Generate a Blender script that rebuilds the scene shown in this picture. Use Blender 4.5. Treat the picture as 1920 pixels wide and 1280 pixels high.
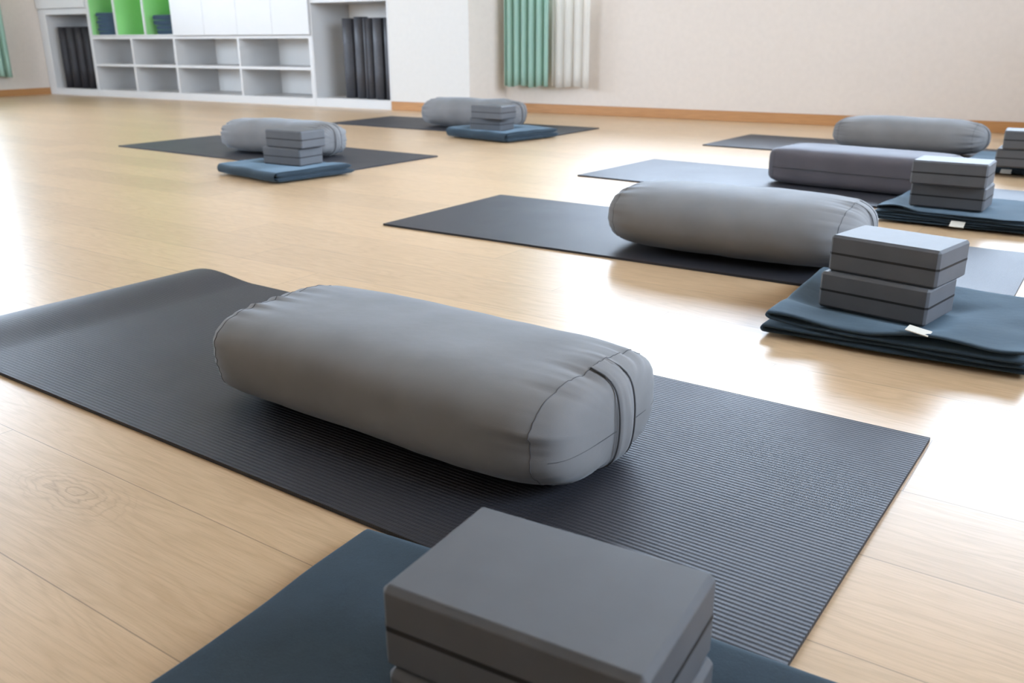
import bpy, bmesh, math, random
from mathutils import Vector, Matrix, noise
R = math.radians
scene = bpy.context.scene
for o in list(bpy.data.objects): bpy.data.objects.remove(o)
C = scene.collection

# ------------------------------------------------------------------ camera
cam_d = bpy.data.cameras.new('camera'); cam = bpy.data.objects.new('camera', cam_d); C.objects.link(cam)
cam.location = (0, 0, 0.5321)
PITCH, ROLL = 0.32970, -0.00515
fw = Vector((0, math.cos(PITCH), -math.sin(PITCH))); rt = Vector((1, 0, 0)); up = rt.cross(fw)
r2 = rt*math.cos(ROLL)+up*math.sin(ROLL); u2 = -rt*math.sin(ROLL)+up*math.cos(ROLL)
cam.rotation_euler = Matrix((r2, u2, -fw)).transposed().to_euler()
cam_d.sensor_width = 36; cam_d.lens = 1672.95/1920*36
cam_d.clip_start = 0.02; cam_d.clip_end = 200
cam_d.dof.use_dof = True; cam_d.dof.focus_distance = 1.25; cam_d.dof.aperture_fstop = 8.0
scene.camera = cam

# ------------------------------------------------------------------ colour management
vs = scene.view_settings
vs.view_transform = 'Standard'; vs.look = 'None'; vs.exposure = 0.0; vs.gamma = 1.0
vs.use_curve_mapping = False

# ------------------------------------------------------------------ world: pale overcast sky
world = bpy.data.worlds.new('overcast_sky'); scene.world = world; world.use_nodes = True
wn = world.node_tree.nodes; wl = world.node_tree.links; wn.clear()
w_out = wn.new('ShaderNodeOutputWorld'); w_bg = wn.new('ShaderNodeBackground')
w_tc = wn.new('ShaderNodeTexCoord'); w_sp = wn.new('ShaderNodeSeparateXYZ'); w_rp = wn.new('ShaderNodeValToRGB')
wl.new(w_tc.outputs['Generated'], w_sp.inputs[0]); wl.new(w_sp.outputs['Z'], w_rp.inputs[0])
w_rp.color_ramp.elements[0].position = 0.0; w_rp.color_ramp.elements[0].color = (0.30, 0.31, 0.27, 1)
w_rp.color_ramp.elements[1].position = 0.04; w_rp.color_ramp.elements[1].color = (0.70, 0.83, 1.04, 1)
wl.new(w_rp.outputs[0], w_bg.inputs['Color']); w_bg.inputs['Strength'].default_value = 20.6
wl.new(w_bg.outputs[0], w_out.inputs[0])

# ------------------------------------------------------------------ room frame
A = R(-31.7)
CU, SU = math.cos(A), math.sin(A)
def RM(U, V, Z=0.0): return Vector((U*CU - V*SU, U*SU + V*CU, Z))
UL, UR, VB, VF, HC = -8.893, 1.9, 5.8375, -2.3, 2.90      # left, right, back, front walls, ceiling
VC = 5.530                                                 # front plane of the built-in cabinets
US = -5.963                                                # U of the cabinet reference point
CORNER_U = -3.665

# window openings: (u0,u1,z0,z1) along each wall
WIN_BACK = (-3.45, 0.95, 0.83, 2.22)
WIN_LEFT = (0.80, 5.02, 0.88, 2.62)      # V range on the left wall
WIN_FRONT_FILL = (-8.60, -4.80, 0.88, 2.62)   # U range on the wall behind camera; unseen opening added to brighten the cabinets
WIN_RIGHT = (0.60, 4.90, 0.88, 2.62)     # V range on the right wall

def portal(name, loc, rot_z, w, h):
    d = bpy.data.lights.new(name, 'AREA'); d.shape = 'RECTANGLE'; d.size = w; d.size_y = h
    d.cycles.is_portal = True
    o = bpy.data.objects.new(name, d); C.objects.link(o)
    o.location = loc; o.rotation_euler = (R(90), 0, rot_z)
    return o
# area lamp points along local -Z; rotated 90 about X it points along +Y(local) -> turned by rot_z
portal('window_daylight', RM((WIN_BACK[0]+WIN_BACK[1])/2, VB+0.17, 1.525), A+R(180), WIN_BACK[1]-WIN_BACK[0], 1.39)
portal('window_daylight', RM(UL-0.17, (WIN_LEFT[0]+WIN_LEFT[1])/2, 1.75), A-R(90), WIN_LEFT[1]-WIN_LEFT[0], 1.74)
portal('window_daylight', RM(UR+0.17, (WIN_RIGHT[0]+WIN_RIGHT[1])/2, 1.75), A+R(90), WIN_RIGHT[1]-WIN_RIGHT[0], 1.74)
portal('window_daylight', RM((WIN_FRONT_FILL[0]+WIN_FRONT_FILL[1])/2, VF-0.17, 1.75), A, WIN_FRONT_FILL[1]-WIN_FRONT_FILL[0], 1.74)  # portal of the added front opening, fill light for the cabinets

# ------------------------------------------------------------------ material helpers
def mat(name, col, rough=0.5, **kw):
    m = bpy.data.materials.new(name); m.use_nodes = True
    b = m.node_tree.nodes['Principled BSDF']
    b.inputs['Base Color'].default_value = (*col, 1); b.inputs['Roughness'].default_value = rough
    for k, v in kw.items(): b.inputs[k.replace('_', ' ')].default_value = v
    return m
class NT:
    def __init__(s, m): s.t = m.node_tree; s.n = s.t.nodes; s.l = s.t.links; s.b = s.n['Principled BSDF']
    def new(s, t, **kw):
        x = s.n.new(t)
        for k, v in kw.items(): setattr(x, k, v)
        return x
    def link(s, a, b): s.l.new(a, b)
    def math(s, op, a, b=None, c=None):
        x = s.new('ShaderNodeMath', operation=op)
        for i, v in enumerate((a, b, c)):
            if v is None: continue
            if isinstance(v, (int, float)): x.inputs[i].default_value = v
            else: s.link(v, x.inputs[i])
        return x.outputs[0]
    def noise(s, vec, scale, detail=3, rough=0.5):
        x = s.new('ShaderNodeTexNoise'); x.inputs['Scale'].default_value = scale
        x.inputs['Detail'].default_value = detail; x.inputs['Roughness'].default_value = rough
        if vec is not None: s.link(vec, x.inputs['Vector'])
        return x.outputs['Fac']
    def mapping(s, vec, loc=(0, 0, 0), rot=(0, 0, 0), scale=(1, 1, 1)):
        x = s.new('ShaderNodeMapping'); s.link(vec, x.inputs[0])
        x.inputs['Location'].default_value = loc; x.inputs['Rotation'].default_value = rot; x.inputs['Scale'].default_value = scale
        return x.outputs[0]
    def ramp(s, fac, stops):
        x = s.new('ShaderNodeValToRGB'); s.link(fac, x.inputs[0]); e = x.color_ramp.elements
        while len(e) < len(stops): e.new(0.5)
        for i, (p, c) in enumerate(stops): e[i].position = p; e[i].color = (*c, 1)
        return x.outputs[0]
    def mix(s, fac, a, b, mode='MIX'):
        x = s.new('ShaderNodeMix', data_type='RGBA', blend_type=mode)
        if isinstance(fac, (int, float)): x.inputs[0].default_value = fac
        else: s.link(fac, x.inputs[0])
        for i, v in ((6, a), (7, b)):
            if isinstance(v, tuple): x.inputs[i].default_value = (*v, 1)
            else: s.link(v, x.inputs[i])
        return x.outputs[2]
    def bump(s, h, strength, dist):
        x = s.new('ShaderNodeBump'); x.inputs['Strength'].default_value = strength; x.inputs['Distance'].default_value = dist
        s.link(h, x.inputs['Height']); s.link(x.outputs[0], s.b.inputs['Normal']); return x
    def obj(s): return s.new('ShaderNodeTexCoord').outputs['Object']

def noisy(name, col, rough, scale, amp, bump=0.0, bscale=200, bdist=0.001, **kw):
    m = mat(name, col, rough, **kw); t = NT(m); v = t.obj()
    f = t.noise(v, scale, 4)
    lo = tuple(c*(1-amp) for c in col); hi = tuple(min(1, c*(1+amp)) for c in col)
    t.link(t.ramp(f, [(0.3, lo), (0.7, hi)]), t.b.inputs['Base Color'])
    if bump: t.bump(t.noise(v, bscale, 3), bump, bdist)
    return m

# --- oak laminate floor, planks 0.1757 wide, 1.215 long, staggered by a third
def floor_material():
    m = mat('oak_laminate', (0.6, 0.45, 0.28), 0.3); t = NT(m)
    p = t.mapping(t.obj(), rot=(0, 0, R(35)))          # object coords = world; x along planks, y across
    sp = t.new('ShaderNodeSeparateXYZ'); t.link(p, sp.inputs[0])
    x, y = sp.outputs[0], sp.outputs[1]
    W, Lp = 0.1757, 1.112
    vy = t.math('DIVIDE', t.math('SUBTRACT', y, 0.3745), W)
    row = t.math('FLOOR', vy); fy = t.math('SUBTRACT', vy, row)
    ux = t.math('DIVIDE', t.math('ADD', t.math('ADD', x, 0.451), t.math('MULTIPLY', t.math('SUBTRACT', row, 5.0), 0.2825)), Lp)
    col = t.math('FLOOR', ux); fx = t.math('SUBTRACT', ux, col)
    ey = t.math('MULTIPLY', t.math('MINIMUM', fy, t.math('SUBTRACT', 1.0, fy)), W)
    ex = t.math('MULTIPLY', t.math('MINIMUM', fx, t.math('SUBTRACT', 1.0, fx)), Lp)
    edge = t.math('MINIMUM', ex, ey)
    seam = t.math('LESS_THAN', edge, 0.0006)
    cv = t.new('ShaderNodeCombineXYZ'); t.link(row, cv.inputs[0]); t.link(col, cv.inputs[1])
    wnz = t.new('ShaderNodeTexWhiteNoise', noise_dimensions='2D'); t.link(cv.outputs[0], wnz.inputs['Vector'])
    rnd = wnz.outputs['Value']
    # shifted coordinates per plank
    sh = t.new('ShaderNodeCombineXYZ')
    t.link(t.math('ADD', x, t.math('MULTIPLY', rnd, 37.0)), sh.inputs[0])
    t.link(t.math('ADD', y, t.math('MULTIPLY', rnd, 11.0)), sh.inputs[1])
    g1 = t.noise(t.mapping(sh.outputs[0], scale=(2.2, 30, 1)), 3.0, 5, 0.6)
    g2 = t.noise(t.mapping(sh.outputs[0], scale=(1.2, 9, 1)), 1.6, 2, 0.5)
    # cathedral rings: contour lines of a stretched smooth noise
    ring = t.math('FRACT', t.math('MULTIPLY', g2, 16.0))
    ringl = t.math('SMOOTH_MIN', ring, t.math('SUBTRACT', 1.0, ring), 0.05)
    ringm = t.math('SUBTRACT', 1.0, t.math('MINIMUM', t.math('MULTIPLY', ringl, 3.4), 1.0))
    fine = t.noise(t.mapping(sh.outputs[0], scale=(9, 260, 1)), 2.2, 3, 0.6)
    # one knot near the camera on the left
    kx = t.math('MULTIPLY', t.math('SUBTRACT', x, KNOT[0]), 0.62); ky = t.math('MULTIPLY', t.math('SUBTRACT', y, KNOT[1]), 1.5)
    kd = t.math('SQRT', t.math('ADD', t.math('MULTIPLY', kx, kx), t.math('MULTIPLY', ky, ky)))
    kd2 = t.math('ADD', kd, t.math('ADD', t.math('MULTIPLY', t.math('SUBTRACT', g1, 0.5), 0.020), t.math('MULTIPLY', t.noise(sh.outputs[0], 16, 2), 0.045)))
    kr = t.math('ABSOLUTE', t.math('SINE', t.math('MULTIPLY', kd2, 260.0)))
    kf = t.math('MULTIPLY', t.math('SUBTRACT', 1.0, t.math('MINIMUM', t.math('DIVIDE', kd, 0.085), 1.0)), t.math('POWER', t.math('SUBTRACT', 1.0, kr), 2.0))
    base = t.ramp(g1, [(0.25, (0.555, 0.380, 0.222)), (0.75, (0.660, 0.470, 0.295))])
    base = t.mix(t.math('MULTIPLY', ringm, 0.34), base, (0.44, 0.29, 0.15))
    base = t.mix(t.math('MULTIPLY', t.math('SMOOTH_MIN', t.math('MULTIPLY', t.math('MAXIMUM', t.math('SUBTRACT', fine, 0.50), 0.0), 8.0), 1.0, 0.2), 0.27), base, (0.38, 0.25, 0.13))
    base = t.mix(t.math('MULTIPLY', kf, 1.0), base, (0.36, 0.23, 0.12))
    tone = t.math('ADD', 0.93, t.math('MULTIPLY', rnd, 0.13))
    tc = t.new('ShaderNodeCombineColor'); [t.link(tone, tc.inputs[i]) for i in range(3)]
    base = t.mix(1.0, base, tc.outputs[0], 'MULTIPLY')
    base = t.mix(t.math('MULTIPLY', seam, 0.75), base, (0.16, 0.10, 0.06))
    t.link(base, t.b.inputs['Base Color'])
    t.link(t.math('ADD', 0.28, t.math('MULTIPLY', fine, 0.12)), t.b.inputs['Roughness'])
    h = t.math('SUBTRACT', t.math('MULTIPLY', fine, 0.25), t.math('MULTIPLY', seam, 1.0))
    t.bump(h, 0.10, 0.0006)
    t.b.inputs['IOR'].default_value = 1.6
    return m
KNOT = (-1.013, 0.496)
M = {}
M['floor'] = floor_material()
M['wall'] = noisy('cream_wallpaper', (0.69, 0.61, 0.54), 0.85, 30, 0.02, 0.15, 180, 0.0006)
M['white_wall'] = noisy('white_wallpaper', (0.67, 0.64, 0.60), 0.85, 30, 0.015, 0.12, 180, 0.0006)
M['ceiling'] = noisy('white_ceiling', (0.80, 0.80, 0.79), 0.9, 5, 0.01)
M['laminate'] = noisy('white_laminate', (0.65, 0.64, 0.63), 0.42, 3, 0.01)
M['laminate_in'] = noisy('off_white_board', (0.92, 0.89, 0.85), 0.6, 3, 0.02)
M['green'] = noisy('green_board', (0.37, 0.79, 0.31), 0.5, 3, 0.04)
M['base'] = mat('orange_oak', (0.58, 0.30, 0.12), 0.45)
t = NT(M['base']); t.link(t.ramp(t.noise(t.mapping(t.obj(), scale=(2, 30, 30)), 4, 4), [(0.3, (0.40, 0.185, 0.062)), (0.7, (0.50, 0.245, 0.09))]), t.b.inputs['Base Color'])
M['frame'] = mat('white_aluminium', (0.75, 0.76, 0.77), 0.35)
M['rail'] = mat('brushed_steel', (0.6, 0.6, 0.6), 0.3, Metallic=1.0)

def rubber():
    m = mat('charcoal_mat_rubber', (0.045, 0.045, 0.052), 0.42, IOR=1.45); t = NT(m); v = t.obj()
    sp = t.new('ShaderNodeSeparateXYZ'); t.link(v, sp.inputs[0])
    ribs = t.math('SINE', t.math('MULTIPLY', sp.outputs[1], 2*math.pi/0.0066))
    cr = t.math('SINE', t.math('MULTIPLY', sp.outputs[0], 2*math.pi/0.0035))
    grain = t.noise(t.mapping(v, scale=(1, 1, 1)), 700, 2, 0.6)
    big = t.noise(v, 5, 3, 0.5)
    h = t.math('ADD', t.math('MULTIPLY', ribs, 0.5), t.math('ADD', t.math('MULTIPLY', cr, 0.14), t.math('MULTIPLY', grain, 0.5)))
    t.b.inputs['Specular Tint'].default_value = (0.82, 0.88, 1.0, 1)
    t.bump(h, 0.40, 0.0009)
    cm = t.math('ADD', t.math('MULTIPLY', ribs, 0.25), t.math('MULTIPLY', grain, 0.6))
    t.link(t.ramp(cm, [(0.0, (0.018, 0.018, 0.022)), (0.75, (0.042, 0.042, 0.051))]), t.b.inputs['Base Color'])
    t.link(t.math('ADD', 0.47, t.math('MULTIPLY', big, 0.10)), t.b.inputs['Roughness'])
    return m
M['mat'] = rubber()
M['mat_roll_black'] = noisy('black_roll_rubber', (0.020, 0.018, 0.022), 0.6, 60, 0.1, 0.2, 500, 0.0005)
M['wool_stored'] = None
M['mat_roll'] = noisy('charcoal_roll_rubber', (0.050, 0.050, 0.058), 0.5, 60, 0.1, 0.2, 500, 0.0005)

def suede(name, col):
    m = mat(name, col, 0.85); t = NT(m); v = t.obj()
    f = t.noise(v, 7, 4, 0.55)
    t.link(t.ramp(f, [(0.3, tuple(c*0.90 for c in col)), (0.7, tuple(c*1.08 for c in col))]), t.b.inputs['Base Color'])
    h = t.math('ADD', t.math('MULTIPLY', t.noise(v, 900, 2), 0.5), t.math('MULTIPLY', t.noise(v, 14, 3), 6.0))
    t.bump(h, 0.18, 0.0012)
    t.b.inputs['Sheen Tint'].default_value = (0.80, 0.90, 1.0, 1); t.b.inputs['Sheen Weight'].default_value = 0.16; t.b.inputs['Specular IOR Level'].default_value = 0.35; t.b.inputs['Sheen Roughness'].default_value = 0.4
    return m
M['suede'] = suede('grey_suede', (0.195, 0.192, 0.194))
M['suede_dark'] = suede('grey_suede_flat', (0.118, 0.108, 0.122))
M['seam'] = mat('dark_thread', (0.085, 0.085, 0.09), 0.8)
M['foam'] = noisy('grey_foam', (0.094, 0.099, 0.110), 0.58, 22, 0.06, 0.15, 1500, 0.0003)
M['stripe'] = mat('black_glue_line', (0.008, 0.008, 0.009), 0.6)
def wool(name, col):
    m = mat(name, col, 0.95); t = NT(m); v = t.obj()
    f = t.noise(v, 11, 4, 0.6); f2 = t.noise(v, 600, 2)
    t.link(t.ramp(t.math('ADD', t.math('MULTIPLY', f, 0.6), t.math('MULTIPLY', f2, 0.4)), [(0.3, tuple(c*0.72 for c in col)), (0.7, tuple(c*1.25 for c in col))]), t.b.inputs['Base Color'])
    t.bump(t.math('ADD', t.math('MULTIPLY', f2, 0.6), t.math('MULTIPLY', t.noise(v, 60, 3), 1.2)), 0.3, 0.0012)
    t.b.inputs['Sheen Weight'].default_value = 0.22; t.b.inputs['Sheen Roughness'].default_value = 0.45
    t.b.inputs['Sheen Tint'].default_value = (0.55, 0.80, 1.0, 1)
    return m
M['wool'] = wool('slate_blue_wool', (0.017, 0.032, 0.047))
M['wool_stored'] = wool('lit_slate_wool', (0.050, 0.088, 0.135))  # lighter copy of the wool; frontal light on the stored blankets put into colour
M['hem'] = mat('slate_hem_binding', (0.05, 0.065, 0.08), 0.8)
M['tag'] = mat('cream_label_cloth', (0.72, 0.70, 0.64), 0.8)
def cloth(name, col, trans):
    m = mat(name, col, 0.85); t = NT(m)
    tr = t.new('ShaderNodeBsdfTranslucent'); tr.inputs[0].default_value = (*col, 1)
    mx = t.new('ShaderNodeMixShader'); mx.inputs[0].default_value = trans
    t.link(t.b.outputs[0], mx.inputs[1]); t.link(tr.outputs[0], mx.inputs[2])
    t.link(mx.outputs[0], t.n['Material Output'].inputs[0])
    t.bump(t.noise(t.obj(), 400, 2), 0.15, 0.0008)
    return m
M['curtain'] = cloth('mint_green_curtain_cloth', (0.46, 0.66, 0.56), 0.4)
M['sheer'] = cloth('white_sheer_cloth', (0.90, 0.88, 0.84), 0.6)
def glass():
    m = bpy.data.materials.new('window_glass'); m.use_nodes = True; n = m.node_tree.nodes; n.clear()
    o = n.new('ShaderNodeOutputMaterial'); a = n.new('ShaderNodeBsdfTransparent'); g = n.new('ShaderNodeBsdfGlossy')
    a.inputs[0].default_value = (0.97, 0.98, 0.97, 1); g.inputs['Roughness'].default_value = 0.02
    f = n.new('ShaderNodeFresnel'); f.inputs[0].default_value = 1.45; mx = n.new('ShaderNodeMixShader'); l = m.node_tree.links
    l.new(f.outputs[0], mx.inputs[0]); l.new(a.outputs[0], mx.inputs[1]); l.new(g.outputs[0], mx.inputs[2]); l.new(mx.outputs[0], o.inputs[0])
    return m
M['glass'] = glass()

# ------------------------------------------------------------------ object helpers
def link_mesh(name, me, m, parent=None, smooth=False):
    me.materials.append(m)
    if smooth:
        for p in me.polygons: p.use_smooth = True
    o = bpy.data.objects.new(name, me); C.objects.link(o)
    if parent: o.parent = parent
    return o
def obj(name, bm, m, parent=None, smooth=False):
    bmesh.ops.recalc_face_normals(bm, faces=bm.faces)
    me = bpy.data.meshes.new(name); bm.to_mesh(me); bm.free()
    return link_mesh(name, me, m, parent, smooth)
def bx(bm, x0, x1, y0, y1, z0, z1, bev=0.0):
    vs_ = [bm.verts.new(p) for p in ((x0,y0,z0),(x1,y0,z0),(x1,y1,z0),(x0,y1,z0),(x0,y0,z1),(x1,y0,z1),(x1,y1,z1),(x0,y1,z1))]
    fs = [bm.faces.new([vs_[i] for i in f]) for f in ((3,2,1,0),(4,5,6,7),(0,1,5,4),(1,2,6,5),(2,3,7,6),(3,0,4,7))]
    if bev:
        es = list({e for f in fs for e in f.edges})
        bmesh.ops.bevel(bm, geom=es, offset=bev, segments=1, affect='EDGES', profile=0.5)
def boxes(name, lst, m, parent=None, bev=0.0):
    bm = bmesh.new()
    for b in lst: bx(bm, *b, bev=bev)
    return obj(name, bm, m, parent)
def grid_mesh(name, P, m, parent=None, close_u=False, close_v=False, smooth=True):
    nu, nv = len(P), len(P[0]); verts = [tuple(p) for r_ in P for p in r_]; faces = []
    for i in range(nu if close_u else nu-1):
        for j in range(nv if close_v else nv-1):
            a, b = i, (i+1) % nu; c, d = j, (j+1) % nv
            faces.append((a*nv+c, b*nv+c, b*nv+d, a*nv+d))
    me = bpy.data.meshes.new(name); me.from_pydata(verts, [], faces); me.update()
    return link_mesh(name, me, m, parent, smooth)
def tube(name, pts, rad, m, parent=None, closed=False, n=6):
    P = []; N = len(pts)
    for i, p in enumerate(pts):
        a = pts[(i-1) % N] if closed or i > 0 else pts[i]; b = pts[(i+1) % N] if closed or i < N-1 else pts[i]
        tn = (b-a).normalized(); s = tn.orthogonal().normalized() if i == 0 else (s0 - tn*s0.dot(tn)).normalized()
        s0 = s; q = tn.cross(s)
        P.append([p + s*math.cos(2*math.pi*k/n)*rad + q*math.sin(2*math.pi*k/n)*rad for k in range(n)])
    return grid_mesh(name, P, m, parent, close_u=closed, close_v=True)
def thing(name, label, cat, loc=(0, 0, 0), rz=0.0, group=None):
    o = bpy.data.objects.new(name, None); C.objects.link(o); o.empty_display_size = 0.05
    o.location = loc; o.rotation_euler = (0, 0, rz); tag(o, label, cat, group); return o
def tag(o, label, cat, group=None):
    o['label'] = label; o['category'] = cat
    if group: o['group'] = group
    return o
def struct(o): o['kind'] = 'structure'; return o
def room(o): o.rotation_euler = (0, 0, A); return o
def dup(root, loc, rz, label, group=None):
    r = root.copy(); C.objects.link(r); r.location = loc; r.rotation_euler = (0, 0, rz); r['label'] = label
    if group: r['group'] = group
    for ch in list(root.children):
        c = ch.copy(); C.objects.link(c); c.parent = r
        for g in ch.children:
            d = g.copy(); C.objects.link(d); d.parent = c
    return r

# ------------------------------------------------------------------ the setting
fl = boxes('floor', [(-14, 10, -10, 14, -0.05, 0)], M['floor']); struct(fl)
TH = 0.16
struct(room(boxes('ceiling', [(UL-TH, UR+TH, VF-TH, VB+0.7, HC, HC+0.1)], M['ceiling'])))
def wall_with_hole(name, axis, at, a0, a1, hole):
    # axis 'U': wall runs along U at V=at..at+TH ; axis 'V': runs along V at U=at..at+TH
    h0, h1, z0, z1 = hole; L = [(a0, h0, 0, HC), (h1, a1, 0, HC), (h0, h1, 0, z0), (h0, h1, z1, HC)]
    lo, hi = sorted((at[0], at[1])); bl = []
    for p, q, za, zb in L:
        bl.append((p, q, lo, hi, za, zb) if axis == 'U' else (lo, hi, p, q, za, zb))
    return struct(room(boxes(name, bl, M['wall'])))
wall_with_hole('wall_back', 'U', (VB, VB+TH), CORNER_U, UR+TH, WIN_BACK)
wall_with_hole('wall_left', 'V', (UL, UL-TH), VF-TH, VC+0.62, WIN_LEFT)
wall_with_hole('wall_right', 'V', (UR, UR+TH), VF-TH, VB, WIN_RIGHT)
wall_with_hole('wall_front', 'U', (VF-TH, VF), UL, UR, WIN_FRONT_FILL)
struct(room(boxes('wall_behind_cabinets', [(UL, -3.763, VC+0.50, VC+0.62, 0, HC)], M['white_wall'])))
# pillar between the cabinets and the curtained wall: white front, cream return
bm = bmesh.new()
pts = [(US+1.478, VC), (-3.763, VC), (CORNER_U+0.015, VB), (CORNER_U, VC+0.5), (US+1.478, VC+0.5)]
lo = [bm.verts.new((u, v, 0)) for u, v in pts]; hi = [bm.verts.new((u, v, HC)) for u, v in pts]
for i in range(5): bm.faces.new((lo[i], lo[(i+1) % 5], hi[(i+1) % 5], hi[i]))
bm.faces.new(hi); bm.faces.new(lo[::-1])
pil = obj('wall_pillar', bm, M['white_wall']); struct(room(pil))
pil.data.materials.append(M['wall'])
for p in pil.data.polygons:
    c = p.center
    if c.x > -3.75 and c.y < VB and c.y > VC+0.01: p.material_index = 1
# baseboards
BH, BT = 0.064, 0.012
struct(room(boxes('baseboard_back', [(CORNER_U+0.02, UR, VB-BT, VB, 0, BH)], M['base'], bev=0.002)))
struct(room(boxes('baseboard_pillar', [(US+1.480, -3.763, VC-BT, VC, 0, BH)], M['base'], bev=0.002)))
struct(room(boxes('baseboard_left', [(UL, UL+BT, VF, VC-0.002, 0, BH)], M['base'], bev=0.002)))
struct(room(boxes('baseboard_right', [(UR-BT, UR, VF, VB-BT, 0, BH)], M['base'], bev=0.002)))
struct(room(boxes('baseboard_front', [(UL+BT, UR-BT, VF, VF+BT, 0, BH)], M['base'], bev=0.002)))

def window(n, axis, at, hole, panes):
    a0, a1, z0, z1 = hole; d0, d1 = sorted(at); fr = 0.05; L = []
    def B(p, q, za, zb, e0=d0, e1=d1): return (p, q, e0, e1, za, zb) if axis == 'U' else (e0, e1, p, q, za, zb)
    L += [B(a0, a1, z0, z0+fr), B(a0, a1, z1-fr, z1), B(a0, a0+fr, z0+fr, z1-fr), B(a1-fr, a1, z0+fr, z1-fr)]
    for k in range(1, panes):
        x = a0+(a1-a0)*k/panes; L.append(B(x-0.022, x+0.022, z0+fr, z1-fr))
    w = boxes('window_%d' % n, L, M['frame'], bev=0.003); struct(room(w))
    mid = (d0+d1)/2
    g = boxes('pane', [B(a0+fr, a1-fr, z0+fr, z1-fr, mid-0.002, mid+0.002)], M['glass'], w)
    return w
window(1, 'U', (VB+0.06, VB+0.11), WIN_BACK, 4)
window(2, 'V', (UL-0.06, UL-0.11), WIN_LEFT, 4)
window(3, 'V', (UR+0.06, UR+0.11), WIN_RIGHT, 4)
window(4, 'U', (VF-0.11, VF-0.06), WIN_FRONT_FILL, 4)  # unseen window, added to throw frontal fill on the cabinets

# ------------------------------------------------------------------ curtains
def curtain(name, label, m, u0, u1, v, z0, z1, folds, amp, seed, axis='U', group=None, hem=0.0):
    rnd = random.Random(seed); nx = folds*14; nz = 24
    ph = [rnd.uniform(-0.5, 0.5) for _ in range(folds+2)]; am = [rnd.uniform(0.55, 1.15) for _ in range(folds+2)]
    P = []
    for i in range(nx+1):
        s = i/nx*folds; k = int(s); f = s-k
        a_ = am[k]*(1-f)+am[k+1]*f; p_ = ph[k]*(1-f)+ph[k+1]*f
        row = []
        for j in range(nz+1):
            tz = j/nz; z = z0+(z1-z0)*tz
            off = amp*a_*math.sin(2*math.pi*s+p_*(1-tz)) * (0.75+0.35*(1-tz))
            du = amp*0.5*math.cos(2*math.pi*s*1.0+p_)*(1-tz*0.6)
            u = u0+(u1-u0)*i/nx+du*0.6
            zz = z + (0.006*math.sin(s*2.1+seed) if j == 0 else 0)
            row.append((u, v+off, zz) if axis == 'U' else (v+off, u, zz))
        P.append(row)
    o = grid_mesh(name, P, m); room(o)
    md = o.modifiers.new('thickness', 'SOLIDIFY'); md.thickness = 0.0025
    return o
gc = curtain('curtain', '', M['curtain'], CORNER_U+0.075, CORNER_U+0.44, VB-0.115, 0.190, 2.70, 6, 0.024, 3)
tag(gc, 'mint green pleated curtain beside the white sheer on the back wall', 'curtain')
sc = curtain('sheer_curtain', '', M['sheer'], CORNER_U+0.45, CORNER_U+0.745, VB-0.085, 0.190, 2.68, 4, 0.016, 9)
tag(sc, 'white sheer curtain hanging beside the mint green curtain on the back wall', 'sheer curtain')
lc = curtain('curtain', '', M['curtain'], 5.09, 4.72, UL+0.11, 0.185, 2.70, 5, 0.030, 5, axis='V')
tag(lc, 'mint green curtain on the left wall beside the cabinets', 'curtain')
def rail(label, axis, a0, a1, at):
    t_ = thing('curtain_rail', label, 'curtain rail', (0, 0, 0), A)
    V3 = (lambda a, z: Vector((a, at, z))) if axis == 'U' else (lambda a, z: Vector((at, a, z)))
    tube('rod', [V3(a0, 2.73), V3(a1, 2.73)], 0.012, M['rail'], t_, n=10)
    wall_ = VB if axis == 'U' else UL
    for a in (a0+0.1, (a0+a1)/2, a1-0.1):
        b = (a-0.01, a+0.01, min(at, wall_), max(at, wall_), 2.72, 2.74) if axis == 'U' else (min(at, wall_), max(at, wall_), a-0.01, a+0.01, 2.72, 2.74)
        boxes('bracket', [b], M['rail'], t_)
rail('metal curtain rail above the window of the back wall', 'U', CORNER_U+0.05, 1.2, VB-0.10)
rail('metal curtain rail above the window of the left wall', 'V', 1.1, 5.2, UL+0.11)

# ------------------------------------------------------------------ built-in cabinets
DEP = 0.46; T1 = 0.022; HT = 2.2; PL = 0.062
def cab(name, label, u0, u1, z0, z1, lining, verticals=(), shelves=(), group=None, cat='cabinet', closed=None, left_t=T1, right_t=T1, top_t=T1, bot_t=T1):
    t_ = thing(name, label, cat, RM(US+u0, VC, z0), A, group)
    w = u1-u0; h = z1-z0; D = DEP
    fr = [(0, left_t, 0, D, 0, h), (w-right_t, w, 0, D, 0, h), (left_t, w-right_t, 0, D, h-top_t, h), (left_t, w-right_t, 0, D, 0, bot_t)]
    boxes('frame', fr, M['laminate'], t_)
    boxes('back_panel', [(left_t, w-right_t, D-0.012, D, bot_t, h-top_t)], lining, t_)
    for x in verticals: boxes('divider', [(x-u0-0.011, x-u0+0.011, 0.0, D-0.012, bot_t, h-top_t)], M['laminate'], t_)
    for z in shelves: boxes('shelf', [(left_t, w-right_t, 0.001, D-0.012, z-z0-0.011, z-z0+0.011)], M['laminate'], t_)
    return t_
cl = cab('storage_cabinet', 'white built-in niche cabinet of dark mat rolls beside the left wall', -2.925, -2.142, 0.0, 0.80, M['laminate_in'], left_t=0.115, right_t=0.012, top_t=0.05, bot_t=PL)
cu = cab('wall_cabinet', 'white closed cabinet above the left niche of mat rolls', -2.925, -2.142, 0.803, HT, M['laminate_in'], left_t=0.03)
boxes('door', [(0.005, 0.778, -0.018, -0.001, 0.004, HT-0.81)], M['laminate'], cu, bev=0.002)
cm = cab('cubby_shelf', 'low white cubby shelf of eight empty compartments', -2.139, 0.690, 0.0, 0.545, M['laminate_in'],
         verticals=(-1.545, -0.955, -0.145), shelves=(0.290,), bot_t=PL, right_t=0.03)
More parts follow.
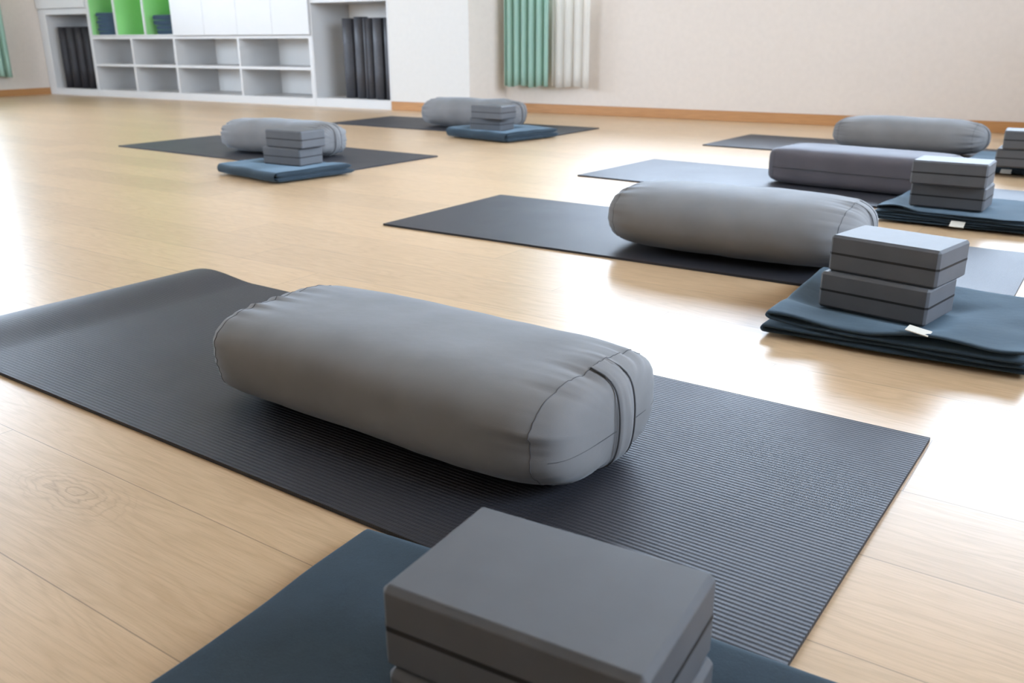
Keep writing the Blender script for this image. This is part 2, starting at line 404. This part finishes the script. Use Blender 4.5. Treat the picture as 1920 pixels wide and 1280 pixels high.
cg = cab('open_shelf', 'green-backed open shelf holding folded blankets', -2.139, -0.935, 0.548, HT, M['green'], verticals=(), bot_t=0.012)
for x in (-1.745, -1.335):
    boxes('divider', [(x+2.139-0.009, x+2.139+0.009, 0.0, DEP-0.012, 0.012, HT-0.548-T1)], M['laminate'], cg)
boxes('green_lining', [(a+2.139-0.001 if s > 0 else a+2.139-0.002, a+2.139+0.003 if s > 0 else a+2.139+0.001, 0.012, DEP-0.013, 0.013, 1.62)
      for a, s in ((-2.117, 1), (-1.7575, 0), (-1.7345, 1), (-1.3475, 0), (-1.3245, 1), (-0.9585, 0))] , M['green'], cg)
cd = cab('door_cabinet', 'tall white closed cabinet beside the green open shelf', -0.932, 0.690, 0.548, HT, M['laminate_in'])
for k in range(4):
    w_ = 1.622/4
    boxes('door', [(k*w_+0.0008, (k+1)*w_-0.0008, -0.018, -0.001, 0.003, HT-0.552)], M['laminate'], cd, bev=0.0015)
cr = cab('storage_cabinet', 'white built-in niche cabinet of five grey mat rolls beside the pillar', 0.693, 1.476, 0.0, 0.81, M['laminate_in'], left_t=0.012, right_t=0.012, top_t=0.025, bot_t=0.068)
cv = cab('wall_cabinet', 'white closed cabinet above the right niche of mat rolls', 0.693, 1.476, 0.813, HT, M['laminate_in'])
boxes('door', [(0.004, 0.779, -0.018, -0.001, 0.004, HT-0.82)], M['laminate'], cv, bev=0.002)
struct(room(boxes('trim_1', [(UL+0.001, US+1.476, VC, VC+0.46, HT+0.002, HC)], M['white_wall'])))

# rolled mats standing in the niches
def roll_mesh(r0, r1, turns, h):
    P = []; n = turns*28
    for i in range(n+1):
        f = i/n; a = f*turns*2*math.pi; r_ = r0+(r1-r0)*f
        P.append([(r_*math.cos(a), r_*math.sin(a), z) for z in (0, h*0.33, h*0.66, h)])
    return P
def place_rolls(spots, where, names):
    first = None
    for (u, v, r_, h, a), lb in zip(spots, names):
        o = grid_mesh('rolled_yoga_mat', roll_mesh(0.012, r_, 6, h), M[where[2]])
        md = o.modifiers.new('thickness', 'SOLIDIFY'); md.thickness = 0.0055; md.offset = -1
        o.location = RM(US+u, VC+v, where[0]); o.rotation_euler = (0, 0, a)
        tag(o, lb, 'yoga mat', where[1])
place_rolls([(0.972, 0.14, 0.060, 0.60, 0.2), (1.098, 0.13, 0.060, 0.61, 1.9), (1.212, 0.10, 0.052, 0.60, 4.0), (1.321, 0.085, 0.055, 0.60, 5.2), (1.420, 0.075, 0.043, 0.60, 2.5)],
            (0.069, 'rolled mats in the right niche', 'mat_roll'),
            ['leftmost and darkest grey mat roll in the right niche', 'second mat roll from the left in the right niche, its end sticking up',
             'middle grey mat roll of the five in the right niche', 'fourth mat roll from the left in the right niche', 'rightmost mat roll in the right niche, against the pillar side'])
place_rolls([(-2.700, 0.10, 0.058, 0.575, 0.2), (-2.575, 0.10, 0.060, 0.575, 1.9), (-2.450, 0.105, 0.060, 0.575, 3.0), (-2.325, 0.105, 0.058, 0.575, 3.0), (-2.210, 0.10, 0.052, 0.575, 3.6)],
            (0.063, 'rolled mats in the left niche', 'mat_roll_black'),
            ['leftmost dark mat roll in the niche beside the left wall', 'brownish black mat roll, second from the left, in the niche beside the left wall',
             'black mat roll, third from the left, in the niche beside the left wall', 'black mat roll, second from the right, in the niche beside the left wall', 'rightmost black mat roll in the niche beside the left wall'])

# ------------------------------------------------------------------ folded blankets
def u_ribbon(za, zb, Lx, Dy, x0, seed, amp, edge, nearlift, ny=22, bulge=1.0, nx=26, press=None, curl=0.0, ztop=1.0):
    """one folded-over layer pair: lower sheet, loop at x0, upper sheet; returns a grid of points"""
    rad = (zb-za)/2; prof = []
    for i in range(nx): prof.append((Lx-(Lx-rad-x0)*i/(nx-1), za, 0))
    nl = 8
    for i in range(1, nl):
        a = -math.pi/2-math.pi*i/nl
        prof.append((x0+rad+rad*bulge*math.cos(a), (za+zb)/2+rad*math.sin(a), i/nl))
    for i in range(nx): prof.append((x0+rad+(Lx-rad-x0)*i/(nx-1), zb, 1))
    P = []
    for (x, z, top) in prof:
        row = []
        for j in range(ny+1):
            f = j/ny
            e0 = edge*noise.noise(Vector((x*7, z*160, seed)))
            e1 = edge*noise.noise(Vector((x*7, z*160, seed+9)))
            y = e0+(Dy+e1-e0)*f
            n_ = noise.noise(Vector((x*6, y*6, seed*1.7)))+0.5*noise.noise(Vector((x*14, y*14, seed)))
            w = min(1, z/0.03)
            lift = nearlift*top*max(0, noise.noise(Vector((x*9, 3, seed+z*40)))+0.15)*math.exp(-y/0.07)
            zz = z+amp*w*(n_*0.8) + lift + curl*(z/ztop)*math.exp(-(max(0, x-x0)/0.05)**1.5)
            if press:
                px_, py_, pr_, pz_ = press
                a_ = (x-px_)*math.cos(pr_)+(y-py_)*math.sin(pr_); b_ = -(x-px_)*math.sin(pr_)+(y-py_)*math.cos(pr_)
                d_ = max(abs(a_)-0.103, abs(b_)-0.069, 0)
                pw = math.exp(-(d_/0.035)**2)
                zt = z*pz_/ztop
                zz = zz*(1-pw)+zt*pw
            xx = x + 0.010*noise.noise(Vector((y*6, z*50, seed)))
            row.append((xx, y, max(0.002, zz)))
        P.append(row)
    return P
def blanket(name, label, loc, rz, Lx, Dy, bundles, seed, tagpos=None, amp=0.004, edge=0.012, lift=0.010, thick=0.0042, group=None, press=None, curl=0.0, cloth_m='wool'):
    t_ = thing(name, label, 'blanket', loc, rz, group)
    verts = []; faces = []; ztop = bundles[-1][1]
    if press:
        (bx_, by_, bz_), br_ = press; dx, dy = bx_-loc[0], by_-loc[1]
        press = (dx*math.cos(rz)+dy*math.sin(rz), -dx*math.sin(rz)+dy*math.cos(rz), br_-rz, bz_-loc[2]-thick*0.75)
    for bi, (za, zb, x0, n, sc_) in enumerate(bundles):
        dz = (zb-za)/(2*n)
        for k in range(n):
            P = u_ribbon(za+dz*(k+0.5), zb-dz*(k+0.5), Lx*sc_, Dy, x0+k*0.006, seed+bi*0.0, amp, edge, lift if bi == len(bundles)-1 else lift*0.3, bulge=1.25, press=press, ztop=ztop, curl=curl if bi == len(bundles)-1 else 0)
            b0 = len(verts); nv = len(P[0]); verts += [p for r_ in P for p in r_]
            for i in range(len(P)-1):
                for j in range(nv-1):
                    faces.append((b0+i*nv+j, b0+(i+1)*nv+j, b0+(i+1)*nv+j+1, b0+i*nv+j+1))
    me = bpy.data.meshes.new('folded_cloth'); me.from_pydata(verts, [], faces); me.update()
    o = link_mesh('folded_cloth', me, M[cloth_m], t_, True)
    md = o.modifiers.new('thickness', 'SOLIDIFY'); md.thickness = thick; md.offset = 0
    md = o.modifiers.new('round', 'SUBSURF'); md.levels = 1; md.render_levels = 1
    if tagpos:
        tx, ty, tz, ta = tagpos
        bm = bmesh.new(); bx(bm, -0.019, 0.019, -0.013, 0.013, -0.0007, 0.0007)
        g = obj('cloth_label', bm, M['tag'], t_); g.location = (tx, ty, tz); g.rotation_euler = (R(ta[0]), R(ta[1]), R(ta[2])); g['label'] = 'small cream label'
    return t_
BZ = 0.0060
BL, BW, BHH = 0.206, 0.138, 0.070
stacks = [
 ((0.029, 0.554, 0.019), R(-30.6), (0.027, 0.558, 0.019+BHH), R(-30.4), 'in the foreground'),
 ((0.719, 1.651, 0.030), R(-44.5), (0.733, 1.654, 0.030+BHH), R(-46), 'on the raised-label blanket at centre right'),
 ((1.328, 2.688, 0.040), R(-36.6), (1.312, 2.667, 0.040+BHH), R(-35.4), 'before the boxy bolster'),
 ((2.010, 3.520, 0.040), R(-33), (2.020, 3.507, 0.040+BHH), R(-30), 'cut off by the right picture edge'),
 ((-0.905, 3.755, 0.036), R(-31), (-0.887, 3.745, 0.036+BHH), R(-33), 'before the leftmost bolster'),
 ((-0.105, 5.059, 0.042), R(-33), (-0.093, 4.954, 0.042+BHH), R(-36), 'before the farthest bolster'),
]

def press_of(k): return (stacks[k][0], stacks[k][1])
blanket('folded_blanket', 'slate blue folded blanket under the large block in the foreground', (-0.349, 0.530, BZ), R(-30.5), 0.62, 0.385,
        [(0.000, 0.009, 0.004, 1, 1.0), (0.009, 0.018, 0.0, 1, 1.0)], 1.3, amp=0.0065, edge=0.010, press=press_of(0))
blanket('folded_blanket', 'slate blue folded blanket with a raised cream label, under the two-block stack at centre right', (0.462, 1.580, BZ), R(-33), 0.445, 0.40,
        [(0.000, 0.0185, 0.0, 1, 1.0), (0.0190, 0.034, 0.010, 1, 0.985)], 4.1, tagpos=(0.268, 0.012, 0.0475, (4, 8, -6)), lift=0.016, amp=0.007, thick=0.0066, press=press_of(1), curl=0.012)
blanket('folded_blanket', 'slate blue folded blanket showing three layers and a cream label, behind the second bolster', (1.095, 2.665, BZ), R(-38), 0.425, 0.365,
        [(0.000, 0.014, 0.004, 1, 1.0), (0.0145, 0.026, 0.0, 1, 1.0), (0.0265, 0.037, 0.006, 1, 0.96)], 7.7, tagpos=(0.232, -0.010, 0.012, (28, 0, 0)), lift=0.012, amp=0.005, press=press_of(2), curl=0.004)
blanket('folded_blanket', 'slate blue folded blanket cut off by the right picture edge', (1.83, 3.66, BZ), R(-36), 0.42, 0.42,
        [(0.000, 0.014, 0.0, 1, 1.0), (0.0145, 0.026, 0.004, 1, 1.0), (0.0265, 0.037, 0.004, 1, 1.0)], 11.9, tagpos=(0.165, -0.010, 0.010, (30, 0, 0)), amp=0.005, press=press_of(3))
def puffy_blanket(label, loc, rz, Lx, Dy, h1, h2, seed, press):
    """thick soft blanket: two rounded pads (y=0 side shows them), wrapped by one fold on the x=0 side"""
    t_ = thing('folded_blanket', label, 'blanket', loc, rz)
    (bx_, by_, bz_), br_ = press; dx, dy = bx_-loc[0], by_-loc[1]
    px_, py_, pr_, pz_ = (dx*math.cos(rz)+dy*math.sin(rz), -dx*math.sin(rz)+dy*math.cos(rz), br_-rz, bz_-loc[2]-0.001)
    ztop = h1+h2; verts = []; faces = []
    def fin(x, y, z):
        n_ = noise.noise(Vector((x*6, y*6, seed)))+0.6*noise.noise(Vector((x*15+y*5, y*9, seed+z*20)))
        zz = z+0.0045*n_*min(1, z/0.02)
        a_ = (x-px_)*math.cos(pr_)+(y-py_)*math.sin(pr_); b_ = -(x-px_)*math.sin(pr_)+(y-py_)*math.cos(pr_)
        d_ = max(abs(a_)-0.103, abs(b_)-0.069, 0); pw = math.exp(-(d_/0.035)**2)
        return (x+0.004*noise.noise(Vector((y*8, z*30, seed))), y+0.005*noise.noise(Vector((x*9, z*40, seed+4))), max(0.0015, zz*(1-pw)+z*pz_/ztop*pw))
    def pad(x0, x1, y0, y1, za, zb):
        nx, nt_ = 44, 64; b0 = len(verts); h = (zb-za)/2; zc = (za+zb)/2
        for i in range(nx+1):
            q = -math.cos(math.pi*i/nx); q = math.copysign(abs(q)**0.6, q)
            r_ = max(0.0, 1-abs(q)**14)**(1/2.2)
            x = (x0+x1)/2+q*(x1-x0)/2
            for k in range(nt_):
                # stadium shaped ring with even spacing
                f = k/nt_*2; side = 1 if f < 1 else -1; f = f-1 if f >= 1 else f
                e_ = h/(y1-y0)*math.pi/2; fl = (f-e_)/(1-2*e_)
                if fl < 0:
                    a = f/e_*math.pi/2; y = y0+h-h*math.cos(a); z = math.sin(a)*h
                elif fl > 1:
                    a = (1-f)/e_*math.pi/2; y = y1-h+h*math.cos(a); z = math.sin(a)*h
                else: y = y0+h+(y1-y0-2*h)*fl; z = h
                if side < 0: y = y0+y1-y; z = -z
                verts.append(fin(x, y, zc+z*r_*0.98))
        for i in range(nx):
            for k in range(nt_):
                a, b = b0+i*nt_+k, b0+i*nt_+(k+1) % nt_; faces.append((a, b, b+nt_, a+nt_))
    pad(0.006, Lx, 0.0, Dy-0.01, 0.0, h1)
    pad(0.004, Lx*0.97, 0.004, Dy, h1, h1+h2)
    # outer wrap on the x = 0 side
    b0 = len(verts); prof = []; rad = ztop/2
    for i in range(19):
        a = -math.pi/2-math.pi*i/18
        prof.append((rad*0.75+rad*1.0*math.cos(a), ztop/2+rad*0.97*math.sin(a)))
    prof = [(rad+0.05, 0.0012), (rad+0.02, 0.001)]+prof+[(rad+0.03+0.2*k/10, ztop+0.0005) for k in range(11)]
    ny = 40
    for (x, z) in prof:
        for j in range(ny+1): verts.append(fin(x, 0.010+(Dy-0.012)*j/ny, z))
    for i in range(len(prof)-1):
        for j in range(ny):
            a = b0+i*(ny+1)+j; faces.append((a, a+1, a+ny+2, a+ny+1))
    me = bpy.data.meshes.new('folded_cloth'); me.from_pydata(verts, [], faces); me.update()
    link_mesh('folded_cloth', me, M['wool'], t_, True)
    return t_
puffy_blanket('slate blue folded blanket with rolled right edge, before the leftmost mat', (-0.890, 3.405, BZ), R(47), 0.37, 0.43, 0.017, 0.022, 15.2, press_of(4))
puffy_blanket('slate blue folded blanket before the farthest mat near the curtain', (-0.020, 4.745, BZ), R(46), 0.42, 0.47, 0.020, 0.028, 21.2, press_of(5))

# ------------------------------------------------------------------ yoga mats
ML, MW, MT = 1.651, 0.61, 0.0060
def yoga_mat(label, x, y, rz, curl=0.0):
    P = []; nx = 120
    def zf(s, v):
        if not curl: return 0.0
        d = s
        z_ = 0.0
        if d < 0.22: z_ = curl*math.sin(math.pi*(d/0.22)**0.7)**1.5*(0.75+0.25*v/MW)
        return z_ + 0.0015*max(0, noise.noise(Vector((s*3, v*4, 2.0))))*0
    xs = [ML*i/nx for i in range(nx+1)]; ysn = 8
    bm = bmesh.new(); top = []; bot = []
    for s in xs:
        top.append([bm.verts.new((s-ML/2, -MW/2+MW*j/ysn, MT+zf(s, MW*j/ysn))) for j in range(ysn+1)])
        bot.append([bm.verts.new((s-ML/2, -MW/2+MW*j/ysn, 0.0003+zf(s, MW*j/ysn))) for j in range(ysn+1)])
    for i in range(nx):
        for j in range(ysn):
            bm.faces.new((top[i][j], top[i+1][j], top[i+1][j+1], top[i][j+1]))
            bm.faces.new((bot[i][j], bot[i][j+1], bot[i+1][j+1], bot[i+1][j]))
        bm.faces.new((top[i][0], bot[i][0], bot[i+1][0], top[i+1][0])); bm.faces.new((top[i][ysn], top[i+1][ysn], bot[i+1][ysn], bot[i][ysn]))
    for j in range(ysn):
        bm.faces.new((top[0][j], top[0][j+1], bot[0][j+1], bot[0][j])); bm.faces.new((top[nx][j], bot[nx][j], bot[nx][j+1], top[nx][j+1]))
    o = obj('yoga_mat', bm, M['mat']); o.location = (x, y, 0); o.rotation_euler = (0, 0, rz)
    tag(o, label, 'yoga mat'); return o
yoga_mat('large charcoal ribbed yoga mat in the foreground, its left end curling up', -0.273, 1.352, R(-35.6), 0.012)
yoga_mat('charcoal yoga mat under the second bolster, in the middle of the room', 0.4715, 2.4135, R(-34.4))
yoga_mat('glossy charcoal yoga mat under the boxy flat-sided bolster', 1.1015, 3.320, R(-38.5))
yoga_mat('charcoal yoga mat under the bolster nearest the back wall at right', 1.817, 4.361, R(-37.2))
yoga_mat('charcoal yoga mat at the left, in front of the white cubby shelf', -1.188, 4.4625, R(-36.3))
yoga_mat('charcoal yoga mat farthest back, before the pillar and green curtain', -0.322, 5.724, R(-34.1))

# ------------------------------------------------------------------ bolsters
def bolster(label, x, y, rz, L, Wd, H, m, nt, nb, p, mtl, seed, strap=True, wr=1.0, z0=0.0062, midseam=False, rs=None):
    t_ = thing('bolster', label, 'bolster', (x, y, z0), rz)
    NTt = 120
    def sect(th):
        cs, sn = math.cos(th), math.sin(th); n_ = nt if sn > 0 else nb
        return (Wd/2*math.copysign(abs(cs)**(2/n_), cs), H/2*math.copysign(abs(sn)**(2/n_), sn))
    # even arc-length sampling of the section
    fine = [sect(2*math.pi*i/2400) for i in range(2401)]; acc = [0]
    for i in range(2400): acc.append(acc[-1]+math.dist(fine[i], fine[i+1]))
    S = []; k = 0
    for i in range(NTt):
        tgt = acc[-1]*i/NTt
        while acc[k+1] < tgt: k += 1
        f = (tgt-acc[k])/(acc[k+1]-acc[k]+1e-12); S.append((fine[k][0]*(1-f)+fine[k+1][0]*f, fine[k][1]*(1-f)+fine[k+1][1]*f))
    xs = 0.90 if m > 7 else 0.89
    r_s = (1-xs**m)**(1/p)
    def wrink(i, x_, r_):
        # radial puckers near the end seams plus soft dents everywhere
        th = 2*math.pi*i/NTt
        d = abs(abs(x_)-xs*L/2)
        seedx = seed + (5 if x_ > 0 else 0)
        w_ = noise.noise(Vector((math.cos(th)*7, math.sin(th)*7, seedx)))+0.6*noise.noise(Vector((math.cos(th)*16, math.sin(th)*16, seedx)))
        a_ = 0.0062*wr*w_*math.exp(-(d/0.035)**1.3)
        sd = 0.0030*noise.noise(Vector((x_*7, S[i][0]*8, seed*3+S[i][1]*8)))+0.0016*noise.noise(Vector((x_*18+S[i][1]*14, S[i][0]*10, seed)))
        return a_ + sd*wr
    def P_(i, x_, r_):
        w_ = wrink(i, x_, r_); sy, sz = S[i]; ln = math.hypot(sy, sz)+1e-9
        z_ = H/2+sz*r_+w_*sz/ln
        return Vector((x_, sy*r_+w_*sy/ln, max(0.0, z_)))
    nxx = 70; P = []
    for a in range(nxx+1):
        q = -xs*math.sin(math.pi/2*1.0*(1-2*a/nxx)) if True else 0
        r_ = (1-abs(q)**m)**(1/p); P.append([P_(i, q*L/2, r_) for i in range(NTt)])
    grid_mesh('cover', P, mtl, t_, close_v=True)
    rings = 22
    for s in (-1, 1):
        Q = []
        for a in range(rings+1):
            r_ = r_s*(1-a/rings)
            q = (1-min(1, r_)**p)**(1/m); dome = 0.008*(1-(r_/r_s)**2)
            row = []
            for i in range(NTt):
                v = P_(i, s*q*L/2, r_); v.x += s*(dome + 0.0018*noise.noise(Vector((v.y*25, v.z*25, seed+s)))*(1-(r_/r_s)**6)); row.append(v)
            Q.append(row)
        e = grid_mesh('end_panel', Q, mtl, t_, close_v=True)
        ring = [P_(i, s*xs*L/2, r_s*1.001) for i in range(NTt)]
        tube('seam', ring, 0.0007, M['seam'], e, closed=True, n=5)
        def face_pt(y_, z_, out):   # point on the end panel face
            best = 0
            for (sy, sz) in S:
                c_ = (sy*y_+sz*z_)
                den = sy*sy+sz*sz
                # radial fraction by angle match
            ang = math.atan2(z_/(H/2), y_/(Wd/2)); r0 = 1e9
            rr = 0
            n_ = nt if z_ > 0 else nb
            rr = (abs(y_/(Wd/2))**n_+abs(z_/(H/2))**n_)**(1/n_)
            r_ = min(r_s*0.999, rr); q = (1-r_**p)**(1/m)
            wz = min(1.0, rr/r_s)**5
            return Vector((s*(q*L/2+0.008*(1-(r_/r_s)**2)+out*(1-0.7*wz)), y_, H/2+z_+math.copysign(out*wz, z_)))
        if strap and s > 0:
            # carrying handle: vertical band sewn at both seams, with piped edges and a fold
            hz = H/2*r_s*0.998; SP = []
            ws = 0.019; y0 = 0.012
            for a in range(25):
                z_ = -hz+2*hz*a/24; row = []
                for b in range(9):
                    f = b/8*2-1
                    o_ = 0.0028 + 0.0030*math.exp(-((f-0.15-0.25*math.sin(a*0.22))/0.25)**2)*math.sin(math.pi*a/24) + 0.0035*math.sin(math.pi*a/24)
                    if abs(f) > 0.99: o_ = -0.002
                    row.append(face_pt(y0+ws*f, z_, o_))
                SP.append(row)
            h_ = grid_mesh('handle', SP, M['suede'], t_)
            for f in (-1.02, 1.02):
                tube('handle_piping', [face_pt(y0+ws*f, -hz+2*hz*a/24, 0.0022+0.0035*math.sin(math.pi*a/24)) for a in range(25)], 0.0013, M['seam'], h_, n=5)
        if s > 0 and strap:
            for yr in ((-0.92, -0.02), (0.26, 0.92)):
                tube('zip_seam', [face_pt(Wd/2*r_s*(yr[0]+(yr[1]-yr[0])*a/14), -0.008, 0.0) for a in range(15)], 0.0006, M['seam'], e, n=4)
    if midseam:
        tube('side_seam', [Vector((-xs*L/2+xs*L*a/30, -Wd/2-0.0012, H*0.47)) for a in range(31)], 0.0014, M['seam'], t_, n=4)
    return t_
bolster('large smooth grey bolster lying on the foreground mat', -0.130, 1.200, R(-35.8), 0.630, 0.300, 0.143, 8.2, 3.4, 2.8, 7.4, M['suede'], 1.7)
bolster('plump grey bolster on the middle mat, behind the two-block stack at centre right', 0.569, 2.222, R(-34.1), 0.629, 0.328, 0.166, 5.2, 2.35, 2.2, 5.0, M['suede'], 6.1)
bolster('boxy purplish grey bolster with flat sides and a side seam', 1.274, 3.252, R(-42), 0.645, 0.262, 0.134, 9, 5.9, 5.9, 6.9, M['suede_dark'], 9.3, wr=0.35, strap=False, midseam=True)
bolster('rounded grey bolster on the mat nearest the right end of the back wall', 1.860, 4.262, R(-37.5), 0.661, 0.270, 0.161, 3.7, 2.4, 2.7, 3.8, M['suede'], 12.9, wr=1.3)
bolster('wrinkled grey bolster on the leftmost mat', -1.092, 4.355, R(-32.0), 0.665, 0.270, 0.157, 4.6, 2.6, 3.0, 4.8, M['suede'], 15.4, wr=2.2)
bolster('wrinkled grey bolster farthest back, before the pillar', -0.227, 5.590, R(-28.3), 0.657, 0.272, 0.172, 4.1, 2.43, 2.7, 4.4, M['suede'], 18.8, wr=2.3)

# ------------------------------------------------------------------ foam blocks
def block_proto(label, loc, rz):
    t_ = thing('yoga_block', label, 'yoga block', loc, rz)
    bm = bmesh.new()
    for z0, z1 in ((0.0, BHH/2-0.0008), (BHH/2+0.0008, BHH)):
        pass
    bx(bm, -BL/2, BL/2, -BW/2, BW/2, 0, BHH)
    bmesh.ops.bevel(bm, geom=list(bm.edges), offset=0.0048, segments=1, affect='EDGES', profile=0.5)
    bmesh.ops.bevel(bm, geom=list(bm.edges), offset=0.0009, segments=2, affect='EDGES', profile=0.5)
    obj('foam_body', bm, M['foam'], t_)
    e = 0.0003; c_ = 0.0048
    pts = [(-BL/2-e, -BW/2+c_), (-BL/2+c_, -BW/2-e), (BL/2-c_, -BW/2-e), (BL/2+e, -BW/2+c_), (BL/2+e, BW/2-c_), (BL/2-c_, BW/2+e), (-BL/2+c_, BW/2+e), (-BL/2-e, BW/2-c_)]
    bm = bmesh.new(); lo = [bm.verts.new((x, y, BHH/2-0.0021)) for x, y in pts]; hi = [bm.verts.new((x, y, BHH/2+0.0021)) for x, y in pts]
    for i in range(8): bm.faces.new((lo[i], lo[(i+1) % 8], hi[(i+1) % 8], hi[i]))
    bm.faces.new(hi); bm.faces.new(lo[::-1])
    s = obj('middle_stripe', bm, M['stripe'], t_); s['label'] = 'thin black stripe'
    return t_
proto = None
for i, (la, ra, lb, rb, where) in enumerate(stacks):
    for loc, rz, pos in ((la, ra, 'lower'), (lb, rb, 'upper')):
        lab = '%s dark grey foam block of the stack %s' % (pos, where)
        if proto is None: proto = block_proto(lab, loc, rz)
        else: dup(proto, loc, rz, lab)

# ------------------------------------------------------------------ folded blankets stored in the green shelf
def stored_stack(u0, v0, heights, w, d, seed, names, group, offs):
    z = 0.548+0.0125
    for k, (h, nm) in enumerate(zip(heights, names)):
        n = 1
        blanket('folded_blanket', nm, RM(US+u0+offs[k][0], VC+v0+offs[k][1], z), A, w, d, [(0.0, h, 0.0, 2 if h > 0.03 else 1, 1.0)], seed+k*1.3, amp=0.002, edge=0.006, lift=0.002, thick=0.0075, group=group, cloth_m='wool_stored')
        z += h+0.002
ordn = ['lowest', 'second lowest', 'third lowest', 'third from the top', 'second from the top', 'topmost']
stored_stack(-2.055, 0.035, [0.031]*6, 0.25, 0.36, 31, ['%s slate blanket of the neat stack in the left green compartment' % n for n in ordn],
             'blankets in the left green compartment', [(0.004*math.sin(k*2.2), 0.004*math.cos(k*3.1)) for k in range(6)])
stored_stack(-1.235, 0.035, [0.040, 0.034, 0.042, 0.046], 0.24, 0.36, 51, ['%s slate blanket of the untidy stack in the right green compartment' % n for n in ('lowest', 'second lowest', 'third lowest', 'topmost')],
             'blankets in the right green compartment', [(0.03, 0.0), (0.015, 0.01), (-0.01, 0.0), (-0.012, 0.0)])
fo = grid_mesh('rolled_yoga_mat', roll_mesh(0.012, 0.045, 5, 0.16), M['mat_roll'])
md = fo.modifiers.new('thickness', 'SOLIDIFY'); md.thickness = 0.005; md.offset = -1
fo.location = RM(US-1.40, VC+0.33, 0.5615); tag(fo, 'short dark roll in the middle green compartment, mostly hidden by the divider', 'mat roll')
